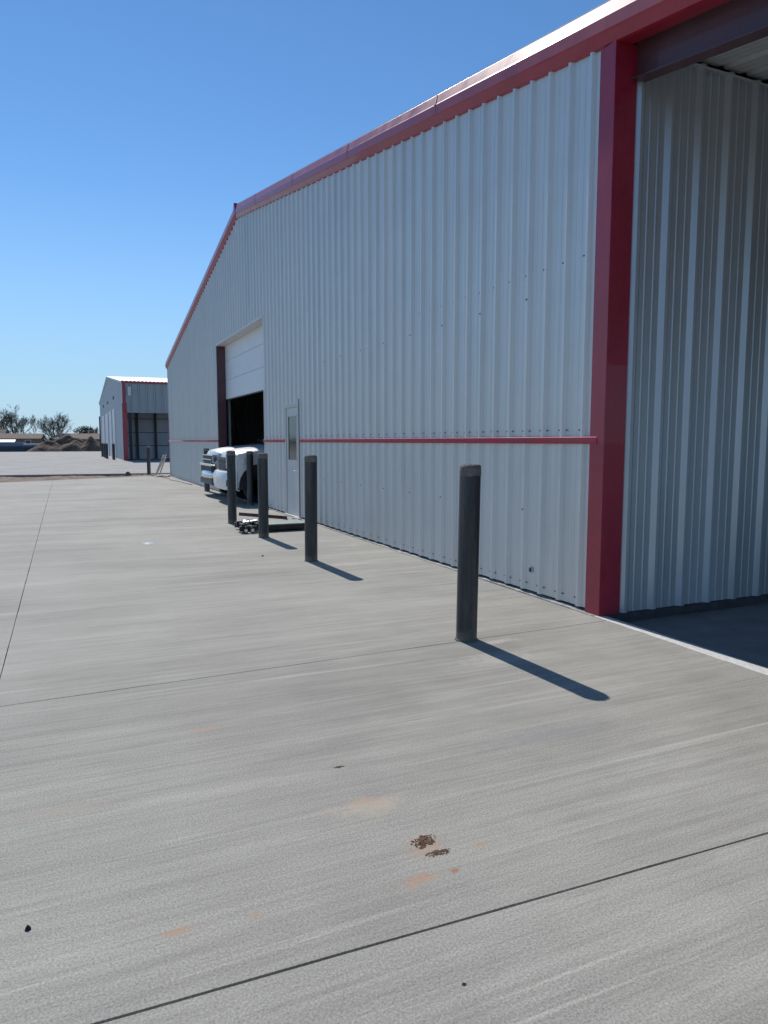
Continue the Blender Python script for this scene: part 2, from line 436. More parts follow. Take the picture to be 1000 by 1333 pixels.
# cut sheet-metal closure behind the trim (keeps the ribs closed)
# corner column of the bay: red folded trim
bm = bmesh.new()
pts = [(-.018, -.125, 0), (-.046, -.135, 0), (-.046, -.330, 0), (.20, -.330, 0), (.20, -.30, 0), (-.010, -.30, 0), (-.010, -.125, 0)]
prism(bm, [(x, y, .0) for x, y, _ in pts], (0, 0, 5.06)); fin('corner_trim', bm, M_RED, W, .004)
bm = bmesh.new(); prism(bm, [(-.032, YC - .10, .02), (-.032, YC + .03, .02), (.10, YC + .03, .02), (.10, YC, .02), (-.002, YC, .02), (-.002, YC - .10, .02)], (0, 0, 4.9))
fin('corner_trim', bm, M_RED, W, .003)
# rake trim: folded section swept along each slope
def rake(y0, y1, name):
    prof = [(-.006, -.02), (-.042, -.012), (-.085, .075), (-.098, .085), (-.098, .195), (-.094, .205), (-.064, .325), (.02, .345), (.02, .30), (-.02, .02)]
    bm = bmesh.new(); prev = None; n = 24
    for i in range(n + 1):
        y = y0 + (y1 - y0) * i / n
        row = [bm.verts.new((x, y, top_z(y) + z + .0015 * math.sin(i * 2.3))) for x, z in prof]
        if prev:
            for j in range(len(prof)): bm.faces.new((prev[j], row[j], row[(j + 1) % len(prof)], prev[(j + 1) % len(prof)]))
        else: bm.faces.new(row)
        prev = row
    bm.faces.new(prev); fin(name, bm, M_RED, W, .003)
rake(-9.4, YP, 'rake_trim'); rake(YP + .001, YC + .12, 'rake_trim')
# laps where two lengths of trim meet
for y in (2.85, 5.9, 8.95, 12.0):
    bm = bmesh.new()
    z = top_z(y); a = [(-.088, z + .072), (-.101, z + .085), (-.101, z + .200), (-.066, z + .330)]
    vv = [[bm.verts.new((x, y + d, zz + SR * d)) for x, zz in a] for d in (0, .035)]
    for j in range(3): bm.faces.new((vv[0][j], vv[1][j], vv[1][j + 1], vv[0][j + 1]))
    fin('trim_lap', bm, M_RED, W)
# peak cap
bm = bmesh.new()
z = ZP
prism(bm, [(-.106, YP - .10, z + .05), (-.106, YP + .10, z + .05), (-.106, YP + .10, z + .20), (-.106, YP + .03, z + .37), (-.106, YP - .03, z + .37), (-.106, YP - .10, z + .20)], (.14, 0, 0))
fin('peak_cap', bm, M_RED, W, .006)
# roof
def roofpts(y, dz): return top_z(y) + dz
bm = bmesh.new()
for (a, b) in ((-9.5, YP), (YP, YC + .2)):
    za, zb = top_z(a) if a < YP else ZP, top_z(b)
    if a == YP: za = ZP
    q = [(-.03, a, za + .335), (-.03, b, zb + .335), (26, b, zb + .335), (26, a, za + .335)]
    prism(bm, q, (0, 0, .025))
fin('roof', bm, M_ROOF, W)
# ribbed soffit side of the roof deck over the bay; ribs run with the slope
bm = bmesh.new()
for (x0, h0), (x1, h1) in zip(*(lambda p: (p, p[1:]))(rib_profile(.12, 9, pitch=.305, base=.10, top=.04))):
    f = lambda x, h, y: (x, y, top_z(y) + .02 + h)
    bm.faces.new([bm.verts.new(p) for p in (f(x0, h0, -9.4), f(x1, h1, -9.4), f(x1, h1, -.31), f(x0, h0, -.31))])
fin('soffit_panel', bm, M_GALV, W)
# rafter beam over the bay mouth (I section following the slope)
def sweep_y(bm, sec, y0, y1):
    a = [bm.verts.new((x, y0, top_z(y0) + z)) for x, z in sec]; b = [bm.verts.new((x, y1, top_z(y1) + z)) for x, z in sec]
    bm.faces.new(a); bm.faces.new(b[::-1]); n = len(a)
    for i in range(n): bm.faces.new((a[i], a[(i + 1) % n], b[(i + 1) % n], b[i]))
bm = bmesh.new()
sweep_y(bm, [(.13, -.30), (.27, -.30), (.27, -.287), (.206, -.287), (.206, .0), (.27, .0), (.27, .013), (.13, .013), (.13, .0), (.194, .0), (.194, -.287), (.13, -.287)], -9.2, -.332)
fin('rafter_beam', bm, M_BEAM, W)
bm = bmesh.new(); sweep_y(bm, [(-.04, -.012), (.128, -.012), (.128, .018), (-.04, .018)], -9.2, -.332); fin('closure_strip', bm, M_RED, W)
# bay side wall (faces the camera side), ribs toward -Y
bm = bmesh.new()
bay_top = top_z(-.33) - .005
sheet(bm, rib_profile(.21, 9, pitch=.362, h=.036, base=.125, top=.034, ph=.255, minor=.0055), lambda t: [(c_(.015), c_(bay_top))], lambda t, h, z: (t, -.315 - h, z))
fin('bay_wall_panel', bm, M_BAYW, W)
bm = bmesh.new(); prism(bm, [(.27, -.300, bay_top - .03), (.27, -.375, bay_top - .05), (.27, -.375, bay_top - .035), (.27, -.300, bay_top)], (8.7, 0, 0)); fin('wall_top_trim', bm, M_GALV2, W)
boxo('bay_foundation', (.02, 9, -.345, -.26, -.12, .012), M_FOUND, W)
# back wall of the bay and far column
bm = bmesh.new(); sheet(bm, rib_profile(-9.2, -.35, pitch=.305), lambda t: [(c_(-.07), top_z)], lambda t, h, z: (9 - h, t, z)); fin('bay_wall_panel', bm, M_GALV, W)
boxo('bay_column', (.05, .25, -9.3, -9.1, -.1, 3.2), M_RED, W)
# other outside walls (closed box, ribbed on the visible corner side)
bm = bmesh.new(); sheet(bm, rib_profile(.1, 26), lambda t: [(c_(.03), c_(top_z(YC)))], lambda t, h, z: (t, YC + .0 + h, z)); fin('wall_panel', bm, M_GALV, W)
bm = bmesh.new()
prism(bm, [(26, -.3, 0), (26, YC, 0), (26, YC, top_z(YC)), (26, YP, ZP), (26, -.3, top_z(-.3))], (.05, 0, 0)); fin('wall_panel', bm, M_GALV, W)
boxo('interior_liner', (.3, 26, -.25, -.2, 0, 4.9), M_INSUL, W)
boxo('interior_floor', (.21, 25.9, -.2, YC - .1, -.1, .004), M_FLOOR, W)
bm = bmesh.new()
prism(bm, [(.3, -.19, 4.95), (.3, YP, ZP - .1), (.3, YC - .1, 4.9), (.3, YC - .1, 4.85), (.3, YP, ZP - .15), (.3, -.19, 4.9)], (25, 0, 0)); fin('ceiling_insulation', bm, M_INSUL, W)
# overhead door
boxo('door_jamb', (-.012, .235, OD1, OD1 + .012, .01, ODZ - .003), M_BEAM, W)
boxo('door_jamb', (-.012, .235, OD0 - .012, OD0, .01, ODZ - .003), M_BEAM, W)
bm = bmesh.new(); box(bm, -.045, .235, OD0 - .01, OD1 + .01, ODZ, ODZ + .012); box(bm, -.048, -.042, OD0 - .03, OD1 + .03, ODZ + .012, ODZ + .06); fin('door_header', bm, M_FRAME, W)
boxo('door_flange', (-.042, -.036, OD0 - .05, OD0 - .002, .03, ODZ + .01), M_GALV2, W)
OD = thing('overhead_door', (.24, (OD0 + OD1) / 2, 0), 'x', 'door'); del OD['label']; del OD['category']; OD.parent = W
hw = (OD1 - OD0) / 2 + .06; zb = 2.94; hs = (ODZ + .12 - zb) / 3
for i in range(3):
    z0 = zb + i * hs
    bm = bmesh.new(); prism(bm, [(0, -hw, z0 + .006), (0, -hw, z0 + hs - .012), (.018, -hw, z0 + hs - .001), (.05, -hw, z0 + hs - .001), (.05, -hw, z0), (.014, -hw, z0)], (0, 2 * hw, 0))
    fin('door_section', bm, M_DOORW, OD, .002)
boxo('bottom_seal', (.01, .045, -hw, hw, zb - .03, zb), M_PLAST, OD)
boxo('door_track', (.06, .11, hw - .16, hw - .11, 0, zb), M_BRIGHT, OD)
boxo('door_track', (.06, .11, -hw + .02, -hw + .07, 0, zb), M_BRIGHT, OD)
# liner behind the wall so that no light creeps in round the door
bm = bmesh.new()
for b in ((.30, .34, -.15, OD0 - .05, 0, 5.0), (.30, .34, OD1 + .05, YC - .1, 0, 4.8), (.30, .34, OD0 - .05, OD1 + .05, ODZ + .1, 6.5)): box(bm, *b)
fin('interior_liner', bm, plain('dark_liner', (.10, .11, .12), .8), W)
# man door
SD = thing('side_door', (0, (MD0 + MD1) / 2, 0), 'x', 'door'); del SD['label']; del SD['category']; SD.parent = W
hw = (MD1 - MD0) / 2
bm = bmesh.new()
box(bm, -.05, .12, -hw, -hw + .05, .0, MDZ); box(bm, -.05, .12, hw - .05, hw, 0, MDZ); box(bm, -.05, .12, -hw + .05, hw - .05, MDZ - .06, MDZ)
fin('frame', bm, M_FRAME, SD, .004)
bm = bmesh.new()
L = hw - .055
for b in ((-L, L, .04, 1.22), (-L, L, 2.16, MDZ - .065), (-L, -L + .13, 1.22, 2.16), (L - .13, L, 1.22, 2.16)): box(bm, -.026, .02, b[0], b[1], b[2], b[3])
dl = fin('leaf', bm, M_DOORG, SD)
boxo('pane', (-.020, -.014, -L + .13, L - .13, 1.22, 2.16), M_GLASS, dl)
bm = bmesh.new()
for b in ((-L + .11, L - .11, 1.19, 1.225), (-L + .11, L - .11, 2.155, 2.19), (-L + .11, -L + .135, 1.225, 2.155), (L - .135, L - .11, 1.225, 2.155)): box(bm, -.034, -.0265, b[0], b[1], b[2], b[3])
fin('glazing_bead', bm, M_FRAME, dl)
bm = bmesh.new(); tube(bm, [(-.027, -L + .07, 1.0), (-.085, -L + .07, 1.0), (-.085, -L + .17, 1.0)], .011); fin('handle', bm, M_BRIGHT, dl)
boxo('head_flashing', (-.058, -.04, -hw - .03, hw + .03, MDZ, MDZ + .035), M_FRAME, SD)
boxo('door_edge_strip', (-.046, -.034, -hw - .05, -hw - .006, .03, MDZ + .1), M_BEAM, SD)  # plain dark strip along the near edge of the frame
boxo('threshold', (-.10, .12, -hw - .02, hw + .02, .0, .032), M_LIP, SD)
# small pipe hole low in the wall
bm = bmesh.new(); lathe(bm, [(.034, 0), (.034, .014), (.026, .014), (.026, .002)], 20, 'Z')
o = fin('vent_ring', bm, M_GALV2, W); o.rotation_euler = (0, R(-90), 0); o.location = (-.006, .78, .26)
bm = bmesh.new(); lathe(bm, [(.026, 0), (.026, .006)], 20, 'Z')
h = fin('vent_hole', bm, M_FOUND, o)

# ------------------------------------------------------------------ bollards
def bollard_meshes(hgt, r=.086, seed=1):
    rnd = random.Random(seed)
    bm = bmesh.new(); lathe(bm, [(r, 0), (r, hgt - .085), (r - .004, hgt - .083), (r - .004, 0.)], 40)
    a = bm
    bm = bmesh.new(); seg = 28; rings = []
    for j, (q, z) in enumerate(((.99, hgt - .095), (1.02, hgt - .078), (1.02, hgt - .050), (1.015, hgt - .022), (.94, hgt - .006), (.68, hgt - .001), (.35, hgt + .002))):
        rings.append([bm.verts.new((r * q * math.cos(2 * math.pi * k / seg) * (1 + rnd.uniform(-.028, .028)), r * q * math.sin(2 * math.pi * k / seg) * (1 + rnd.uniform(-.02, .02)), z + rnd.uniform(-.006, .006))) for k in range(seg)])
    for p, q in zip(rings, rings[1:]):
        for k in range(seg): bm.faces.new((p[k], p[(k + 1) % seg], q[(k + 1) % seg], q[k]))
    bm.faces.new(rings[-1])
    c = bm
    bm = bmesh.new(); lathe(bm, [(r + .012, .001), (r + .008, .008), (r - .002, .012)], 32)
    return a, c, bm
BL = [((-1.545, -.462, 0), 1.445, 'nearest and largest dark steel bollard, standing alone before the ribbed wall', 1.0, (0, .0)),
      ((-1.49, 3.75, 0), 1.445, 'dark steel bollard just right of the side door, second nearest the camera', 1, (0, 0)),
      ((-1.47, 6.36, 0), 1.43, 'dark steel bollard standing directly in front of the low steel dolly', 1, (0, 0)),
      ((-1.51, 8.64, 0), 1.44, 'dark steel bollard at the left end of the low dolly, hiding the near pickup headlight', 1, (0, 0)),
      ((-.21, 12.50, 0), 1.375, 'dark steel bollard close to the wall, before the near pickup front wheel', 1, (0, 0)),
      ((-.30, 18.05, 0), 1.40, 'dark steel bollard mostly hidden behind the bumper of the far pickup', 1, (0, 0)),
      ((-.80, 30.6, 0), 1.39, 'lone dark steel bollard at the far corner of the big building', 1, (0, 0))]
root0 = None
for i, (loc, hgt, lab, _, _t) in enumerate(BL):
    if root0 is None:
        root0 = thing('bollard', loc, lab, 'bollard', 'steel bollards along the building')
        a, c, g = bollard_meshes(1.44)
        fin('post', a, M_STEEL, root0, smooth=False); fin('concrete_cap', c, M_CAP, root0, smooth=True)
        fin('base_collar', g, M_CAP, root0)
        for p in root0.children[0].data.polygons: p.use_smooth = abs(p.normal.z) < .5
        r_ = root0
    else:
        r_ = root0.copy(); COL.objects.link(r_); r_.location = loc; r_['label'] = lab
        for ch in root0.children:
            d = ch.copy(); COL.objects.link(d); d.parent = r_
    r_.scale = (1, 1, hgt / 1.444); r_.rotation_euler = (R(random.uniform(-.4, .4)), R(random.uniform(-.3, .3)), R(37 * i))
root0.rotation_euler = (0, R(.75), 0)
FB = [((-.66, 59.3, .05), 'far dark bollard in front of the second building, closest to its red corner trim'),
      ((-.98, 63.5, .05), 'far dark bollard second from the red corner trim of the second building'),
      ((-.93, 67.5, .05), 'far dark bollard third from the red corner trim of the second building'),
      ((-.95, 72.0, .05), 'farthest dark bollard along the gable side of the second building')]
for loc, lab in FB:
    r_ = root0.copy(); COL.objects.link(r_); r_.location = loc; r_['label'] = lab; r_['group'] = 'bollards by the second building'; r_.rotation_euler = (0, 0, 0)
    r_.scale = (1.35, 1.35, .95)
    for ch in root0.children:
        d = ch.copy(); COL.objects.link(d); d.parent = r_

# ------------------------------------------------------------------ pickups (local: nose at x=0, body runs to +x)
def arch(cx, cz, r, n=12, a0=200, a1=-20):
    return [(cx + r * math.cos(R(a0 + (a1 - a0) * i / n)), cz + r * math.sin(R(a0 + (a1 - a0) * i / n))) for i in range(n + 1)]
def pickup(loc, label, variant):
    T = thing('pickup_truck', loc, label, 'truck', 'white pickups parked in the door bay')
    WX, WR = .80, .43
    prof = [(.10, .50), (.04, .62), (.02, .80), (.03, 1.02), (.05, 1.20), (.10, 1.28), (.22, 1.33), (.5, 1.385), (.9, 1.43), (1.35, 1.47), (1.6, 1.48), (3.9, 1.46), (5.85, 1.42), (5.9, .62)]
    ar = arch(WX + 3.75, .44, .52, a0=-12, a1=192); af = arch(WX, .46, .58, a0=-12, a1=192)
    prof += [(5.6, .50)] + ar + [(4.0, .46), (1.75, .44)] + af + [(.20, .42)]
    ys = [-1, -.93, -.8, -.5, 0, .5, .8, .93, 1]
    bm = bmesh.new(); rows = []
    for y in ys:
        row = []
        for (x, z) in prof:
            xx = x + .16 * abs(y) ** 4 * max(0, 1 - x / .24)                       # plan rounding of the nose
            zz = z
            if z > 1.27: zz += .055 * (1 - min(1, abs(y) / .85) ** 3) if x < 1.65 else 0
            if z > 1.27 and abs(y) > .9: zz -= .035
            yy = y * (1.0 if z < 1.2 else .985)
            if x < .25: yy *= .97
            row.append(bm.verts.new((xx, yy, zz)))
        rows.append(row)
    n = len(prof)
    for a, b in zip(rows, rows[1:]):
        for i in range(n): bm.faces.new((a[i], a[(i + 1) % n], b[(i + 1) % n], b[i]))
    bm.faces.new(rows[0]); bm.faces.new(rows[-1][::-1])
    smooth_angle(fin('body', bm, M_PAINT, T, .02), 50)
    # cab
    bm = bmesh.new()
    def cabring(z, x0, x1, w): return [bm.verts.new(p) for p in ((x0, -w, z), (x1, -w, z), (x1, w, z), (x0, w, z))]
    rg = [cabring(1.44, 1.50, 3.85, .955), cabring(1.96, 2.25, 3.70, .78), cabring(2.03, 2.45, 3.6, .70)]
    for a, b in zip(rg, rg[1:]):
        for k in range(4): bm.faces.new((a[k], a[(k + 1) % 4], b[(k + 1) % 4], b[k]))
    bm.faces.new(rg[-1]); cab = fin('cab', bm, M_PAINT, T, .03)
    def quad(name, pts, mat, par):
        bm = bmesh.new(); nrm = (Vector(pts[1]) - Vector(pts[0])).cross(Vector(pts[3]) - Vector(pts[0])).normalized()
        prism(bm, [Vector(p) for p in pts], nrm * .012); return fin(name, bm, mat, par)
    quad('windshield', [(1.575, -.84, 1.50), (1.575, .84, 1.50), (2.19, .72, 1.93), (2.19, -.72, 1.93)], M_GLASS, cab)
    for s_ in (-1, 1):
        quad('side_window', [(1.75, s_ * .935, 1.52), (2.75, s_ * .935, 1.52), (2.75, s_ * .795, 1.92), (2.28, s_ * .795, 1.92)], M_GLASS, cab)
        quad('side_window', [(2.85, s_ * .935, 1.52), (3.7, s_ * .935, 1.52), (3.6, s_ * .795, 1.92), (2.85, s_ * .795, 1.92)], M_GLASS, cab)
        bm = bmesh.new(); box(bm, 1.78, 1.88, s_ * 1.02 - .1, s_ * 1.02 + .1, 1.5, 1.72); fin('mirror', bm, M_PLAST, T, .02)
        # arch flares (dark lining behind the opening)
        for wx in (WX, WX + 3.75):
            bm = bmesh.new()
            pp = arch(wx, .45, .60, 16, -8, 188)
            prism(bm, [(x, s_ * .60, z) for x, z in pp], (0, s_ * .36, 0)); fin('wheel_well', bm, M_PLAST, T)
    # wheels
    for s_ in (-1, 1):
        for wx in (WX, WX + 3.75):
            wh = bpy.data.objects.new('wheel', None); COL.objects.link(wh); wh.parent = T; wh.location = (wx, s_ * .865, .43)
            bm = bmesh.new(); lathe(bm, [(.27, -.13), (.40, -.13), (.43, -.10), (.43, .10), (.40, .13), (.27, .13), (.27, -.13)], 36, 'Y')
            fin('tyre', bm, M_TYRE, wh, .012)
            bm = bmesh.new(); lathe(bm, [(.27, -.12 * s_), (.27, .10 * s_), (.245, .115 * s_), (.235, .04 * s_), (.09, .04 * s_), (.08, .10 * s_), (.03, .11 * s_)], 30, 'Y')
            for k in range(6):
                a = 2 * math.pi * k / 6
                d = Vector((math.cos(a), 0, math.sin(a))); e = Vector((-math.sin(a), 0, math.cos(a)))
                for sgn in (1,):
                    q = [d * .07 - e * .016, d * .07 + e * .016, d * .25 + e * .013, d * .25 - e * .013]
                    prism(bm, [p + Vector((0, .045 * s_, 0)) for p in q], (0, .06 * s_, 0))
            fin('rim', bm, M_RIM, wh)
    # nose
    if variant == 1:
        gx = lambda y: .02 + .16 * abs(y) ** 4
        bm = bmesh.new()
        for a, b in zip([-.46, -.3, 0, .3], [-.3, 0, .3, .46]): prism(bm, [(gx(a) - .03, a, .86), (gx(b) - .03, b, .86), (gx(b) - .02, b, 1.20), (gx(a) - .02, a, 1.20)], (.1, 0, 0))
        g = fin('grille', bm, M_PLAST, T)
        bm = bmesh.new()
        for z in (.90, 1.02, 1.15): box(bm, -.005, .03, -.44, .44, z - .010, z + .010)
        fin('grille_bar', bm, M_PLASTG, g, .006)
        for s_ in (-1, 1):
            bm = bmesh.new()
            pts = [(.0, s_ * .50, .92), (.05, s_ * .84, .90), (.17, s_ * .965, .95), (.40, s_ * .994, 1.03), (.34, s_ * .994, 1.255), (.12, s_ * .93, 1.262), (.03, s_ * .80, 1.285), (.004, s_ * .50, 1.27)]
            b_ = [bm.verts.new(p) for p in pts]; cc = [bm.verts.new((p[0] + .08, p[1] * .8, p[2])) for p in pts]
            bm.faces.new(b_); bm.faces.new(cc[::-1])
            for k in range(8): bm.faces.new((b_[k], b_[(k + 1) % 8], cc[(k + 1) % 8], cc[k]))
            hl = fin('headlight', bm, M_LAMP, T)
            for z in (.99, 1.085, 1.18): boxo('lamp_reflector', (.005, .06, min(s_ * .57, s_ * .63), max(s_ * .57, s_ * .63), z - .028, z + .028), M_GLASS, hl)
            bm = bmesh.new(); prism(bm, [(.46, s_ * .998, 1.10), (.62, s_ * .998, 1.24), (.46, s_ * .998, 1.24)], (0, s_ * .008, 0)); fin('side_marker', bm, M_AMBER, T)
        # painted bumper with round recess
        bm = bmesh.new(); yl = [-1.0, -.96, -.85, -.6, 0, .6, .85, .96, 1.0]
        rows = [[bm.verts.new(p) for p in ((.19 if abs(y) >= 1 else -.10 + .20 * abs(y) ** 4, y, .36), (.19 if abs(y) >= 1 else -.14 + .20 * abs(y) ** 4, y, .48), (.19 if abs(y) >= 1 else -.15 + .20 * abs(y) ** 4, y, .72), (.19 if abs(y) >= 1 else -.10 + .20 * abs(y) ** 4, y, .84), (.21, y * .98, .84), (.20, y * .98, .40))] for y in yl]
        for a, b in zip(rows, rows[1:]):
            for k in range(6): bm.faces.new((a[k], a[(k + 1) % 6], b[(k + 1) % 6], b[k]))
        bm.faces.new(rows[0]); bm.faces.new(rows[-1][::-1]); smooth_angle(fin('bumper', bm, M_PAINT, T, .02), 50)
        for s_ in (-1, 1):
            bm = bmesh.new(); tube(bm, [(-.06, s_ * .78, .55), (.2, s_ * .78, .55)], .085, 18); fin('fog_lamp_recess', bm, M_PLAST, T)
            bm = bmesh.new(); tube(bm, [(.06, s_ * .90, .57), (.115, s_ * .985, .57)], .075, 18); fin('fog_lamp_recess', bm, M_PLAST, T)
        boxo('air_dam', (-.08, .3, -.55, .55, .40, .60), M_PLAST, T)
    else:
        bm = bmesh.new(); box(bm, -.02, .06, -.66, .66, .98, 1.20); g = fin('grille', bm, M_PLAST, T)
        bm = bmesh.new(); box(bm, -.035, .0, -.68, .68, 1.20, 1.225); box(bm, -.05, .0, -.64, .64, 1.075, 1.10); fin('grille_bar', bm, M_CHROME, g, .008)
        bm = bmesh.new(); box(bm, -.09, .05, -.90, .90, .90, .975); fin('chrome_bar', bm, M_CHROME, T, .015)
        bm = bmesh.new(); box(bm, -.06, .04, -.85, .85, .70, .90); fin('lower_grille', bm, M_PLAST, T, .01)
        for s_ in (-1, 1):
            bm = bmesh.new()
            prism(bm, [(-.01, s_ * .66, .985), (.10, s_ * .93, .985), (.32, s_ * .998, 1.02), (.32, s_ * .998, 1.22), (.10, s_ * .93, 1.225), (-.01, s_ * .66, 1.22)], (.06, -s_ * .004, 0))
            hl = fin('headlight', bm, M_LAMP, T)
            bm = bmesh.new(); box(bm, -.0, .05, s_ * .80 - .06, s_ * .80 + .06, 1.03, 1.17); fin('lamp_reflector', bm, M_GLASS, hl)
            bm = bmesh.new(); prism(bm, [(.35, s_ * 1.0, .92), (.35, s_ * 1.0, .96), (.55, s_ * 1.0, .96), (.55, s_ * 1.0, .92)], (0, s_ * .008, 0)); fin('side_marker', bm, M_AMBER, T)
        bm = bmesh.new(); yl = [-1.0, -.95, -.8, 0, .8, .95, 1.0]
        rows = [[bm.verts.new(p) for p in ((-.12 + .22 * abs(y) ** 5, y, .54), (-.17 + .22 * abs(y) ** 5, y, .60), (-.17 + .22 * abs(y) ** 5, y, .70), (-.12 + .22 * abs(y) ** 5, y, .76), (.20, y * .98, .76), (.20, y * .98, .56))] for y in yl]
        for a, b in zip(rows, rows[1:]):
            for k in range(6): bm.faces.new((a[k], a[(k + 1) % 6], b[(k + 1) % 6], b[k]))
        bm.faces.new(rows[0]); bm.faces.new(rows[-1][::-1]); smooth_angle(fin('bumper', bm, M_CHROME, T, .015), 50)
        bm = bmesh.new(); box(bm, -.08, .28, -.92, .92, .36, .545); fin('valance', bm, M_PLASTG, T, .03)
    return T
pickup((-.68, 13.69, 0), 'white pickup truck nosing out of the bay door, nearer of two, with white painted bumper', 1)
pickup((-.60, 16.15, 0), 'white pickup truck with chrome bumper and dark grille, farther of two in the bay door', 2)

# ------------------------------------------------------------------ low dolly, bar and block between the bollards
D = thing('steel_dolly', (-1.08, 7.35, 0), 'low flat dark steel dolly frame with small wheels lying on the concrete between bollards', 'dolly')
boxo('side_rail', (-.66, .62, -.37, -.32, .035, .125), M_BLACK, D, .004)
boxo('side_rail', (-.60, .62, .28, .33, .035, .125), M_BLACK, D, .004)
boxo('cross_member', (.56, .61, -.318, .278, .04, .12), M_BLACK, D, .004)
boxo('cross_member', (-.45, -.40, -.318, .278, .04, .12), M_BLACK, D, .004)
boxo('deck_plate', (-.15, .60, -.34, .30, .127, .135), M_GREEN, D)
bm = bmesh.new(); box(bm, .60, .68, -.40, -.26, .02, .20); fin('end_bracket', bm, M_BLACK, D, .005)
bm = bmesh.new(); tube(bm, [(.645, -.402, .08), (.645, -.415, .08)], .028, 14); fin('bolt', bm, M_BRIGHT, D)
for x in (-.56, -.44):
    wh = bpy.data.objects.new('wheel', None); COL.objects.link(wh); wh.parent = D; wh.location = (x, -.40, .055)
    bm = bmesh.new(); lathe(bm, [(.03, -.02), (.053, -.02), (.053, .02), (.03, .02)], 20, 'Y'); fin('tyre', bm, M_TYRE, wh)
    bm = bmesh.new(); lathe(bm, [(.032, -.024), (.032, .01)], 16, 'Y'); fin('hub', bm, M_BRIGHT, wh)
for x in (-.62, -.35):
    bm = bmesh.new(); box(bm, x, x + .05, -.36, -.08, .126, .165); box(bm, x - .03, x + .08, -.10, -.02, .10, .19); fin('clamp', bm, M_BLACK, D, .004)
for x, y in ((-.56, -.22), (-.40, -.12), (-.50, .02)):
    bm = bmesh.new(); tube(bm, [(x, y, .17), (x + .10, y - .04, .19)], .022, 12); fin('roller', bm, M_BRIGHT, D)
bm = bmesh.new(); prism(bm, [(-.30, -.45, 0), (.0, -.45, 0), (.0, -.43, 0), (-.30, -.43, 0)], (0, 0, .02)); fin('foot_bar', bm, M_BLACK, D)
bm = bmesh.new()
prism(bm, [(0, 0, 0), (.065, 0, 0), (.065, 0, .008), (.008, 0, .008), (.008, 0, .065), (0, 0, .065)], (0, 1.05, 0))
o = fin('angle_iron', bm, M_RUSTY); o.location = (-.80, 7.50, .136); o.rotation_euler = (R(2), 0, R(46)); o.location = (-.69, 7.62, .14)
tag(o, 'rust-brown length of angle iron lying slantwise across the low steel dolly', 'steel bar')
o = boxo('wood_block', (-.035, .035, -.13, .13, 0, .09), M_WOOD, bevel=.004); o.location = (-.30, 8.25, .002); o.rotation_euler = (0, 0, R(14))
tag(o, 'pale wooden block on the concrete between the side door and the low dolly', 'wood block')

# ------------------------------------------------------------------ hose and scraps at the far corner
H_ = thing('pale_hose', (-.1, 29.3, 0), 'pale bundle of bent hoses leaning against the far corner of the big building', 'hose')
for k, (dx, dy, top) in enumerate(((0, 0, 1.0), (-.12, .25, .95), (-.02, .5, .85))):
    bm = bmesh.new(); pts = []
    for i in range(13):
        t = i / 12
        pts.append((-.02 + dx - .50 * t ** 1.6 * (1 - .25 * k), .2 + dy * t, max(.03, top * (1 - t ** 1.5))))
    tube(bm, pts, .032, 8); fin('hose', bm, M_HOSE, H_, smooth=True)
bm = bmesh.new(); tube(bm, [(-.55, 27.8, .012), (-.42, 26.6, .012), (-.50, 25.2, .012), (-.34, 24.0, .012), (-.30, 22.8, .012), (-.22, 21.5, .012)], .010, 6)
tag(fin('ground_cable', bm, M_BLACK, smooth=True), 'thin dark cable running along the concrete near the far corner of the wall', 'cable')
def clod(name, loc, rx, ry, h, mat, label, cat, seed, group=None, jag=.3):
    rnd = random.Random(seed); bm = bmesh.new(); seg, rg = 26, 7
    rads = [1 + rnd.uniform(-jag, jag) for _ in range(seg)]
    rows = []
    for j in range(rg):
        q = 1 - j / rg
        rows.append([bm.verts.new((rx * q * rads[k] * math.cos(2 * math.pi * k / seg), ry * q * rads[k] * math.sin(2 * math.pi * k / seg), (0 if j == 0 else h * (1 - q ** 2) * (rnd.uniform(.35, 1.25)) + .001))) for k in range(seg)])
    for a, b in zip(rows, rows[1:]):
        for k in range(seg): bm.faces.new((a[k], a[(k + 1) % seg], b[(k + 1) % seg], b[k]))
    bm.faces.new(rows[-1]); o = fin(name, bm, mat, loc=loc); return tag(o, label, cat, group)
def crumbs(name, loc, rx, ry, n, size, label, cat, seed):
    rnd = random.Random(seed); bm = bmesh.new()
    for i in range(n):
        a = rnd.uniform(0, 6.283); q = rnd.random() ** .6 * (1 + .35 * math.sin(2 * a + seed) + .2 * math.sin(5 * a))
        x, y = rx * q * math.cos(a), ry * q * math.sin(a); s_ = size * rnd.uniform(.35, 1.0) * (1.2 - .5 * q); th = rnd.uniform(0, 3.14)
        seg = 6; ln = rnd.uniform(1., 2.0)
        base = [bm.verts.new((x + s_ * (ln * math.cos(k) * math.cos(th) - math.sin(k) * math.sin(th)) * rnd.uniform(.7, 1.2), y + s_ * (ln * math.cos(k) * math.sin(th) + math.sin(k) * math.cos(th)) * rnd.uniform(.7, 1.2), 0)) for k in [6.283 * t / seg for t in range(seg)]]
        top = [bm.verts.new((x + (v.co.x - x) * .55, y + (v.co.y - y) * .55, s_ * rnd.uniform(.35, .7))) for v in base]
        bm.faces.new(top)
        for k in range(seg): bm.faces.new((base[k], base[(k + 1) % seg], top[(k + 1) % seg], top[k]))
    return tag(fin(name, bm, M_MUD, loc=loc), label, cat)
crumbs('mud_clod', (-3.235, -2.965, .0), .047, .046, 260, .0065, 'largest brown dried mud patch on the concrete, in the middle of the foreground', 'mud', 1)
crumbs('mud_clod', (-3.222, -3.062, .0), .042, .021, 170, .0055, 'smaller brown dried mud patch just below the largest one', 'mud', 2)
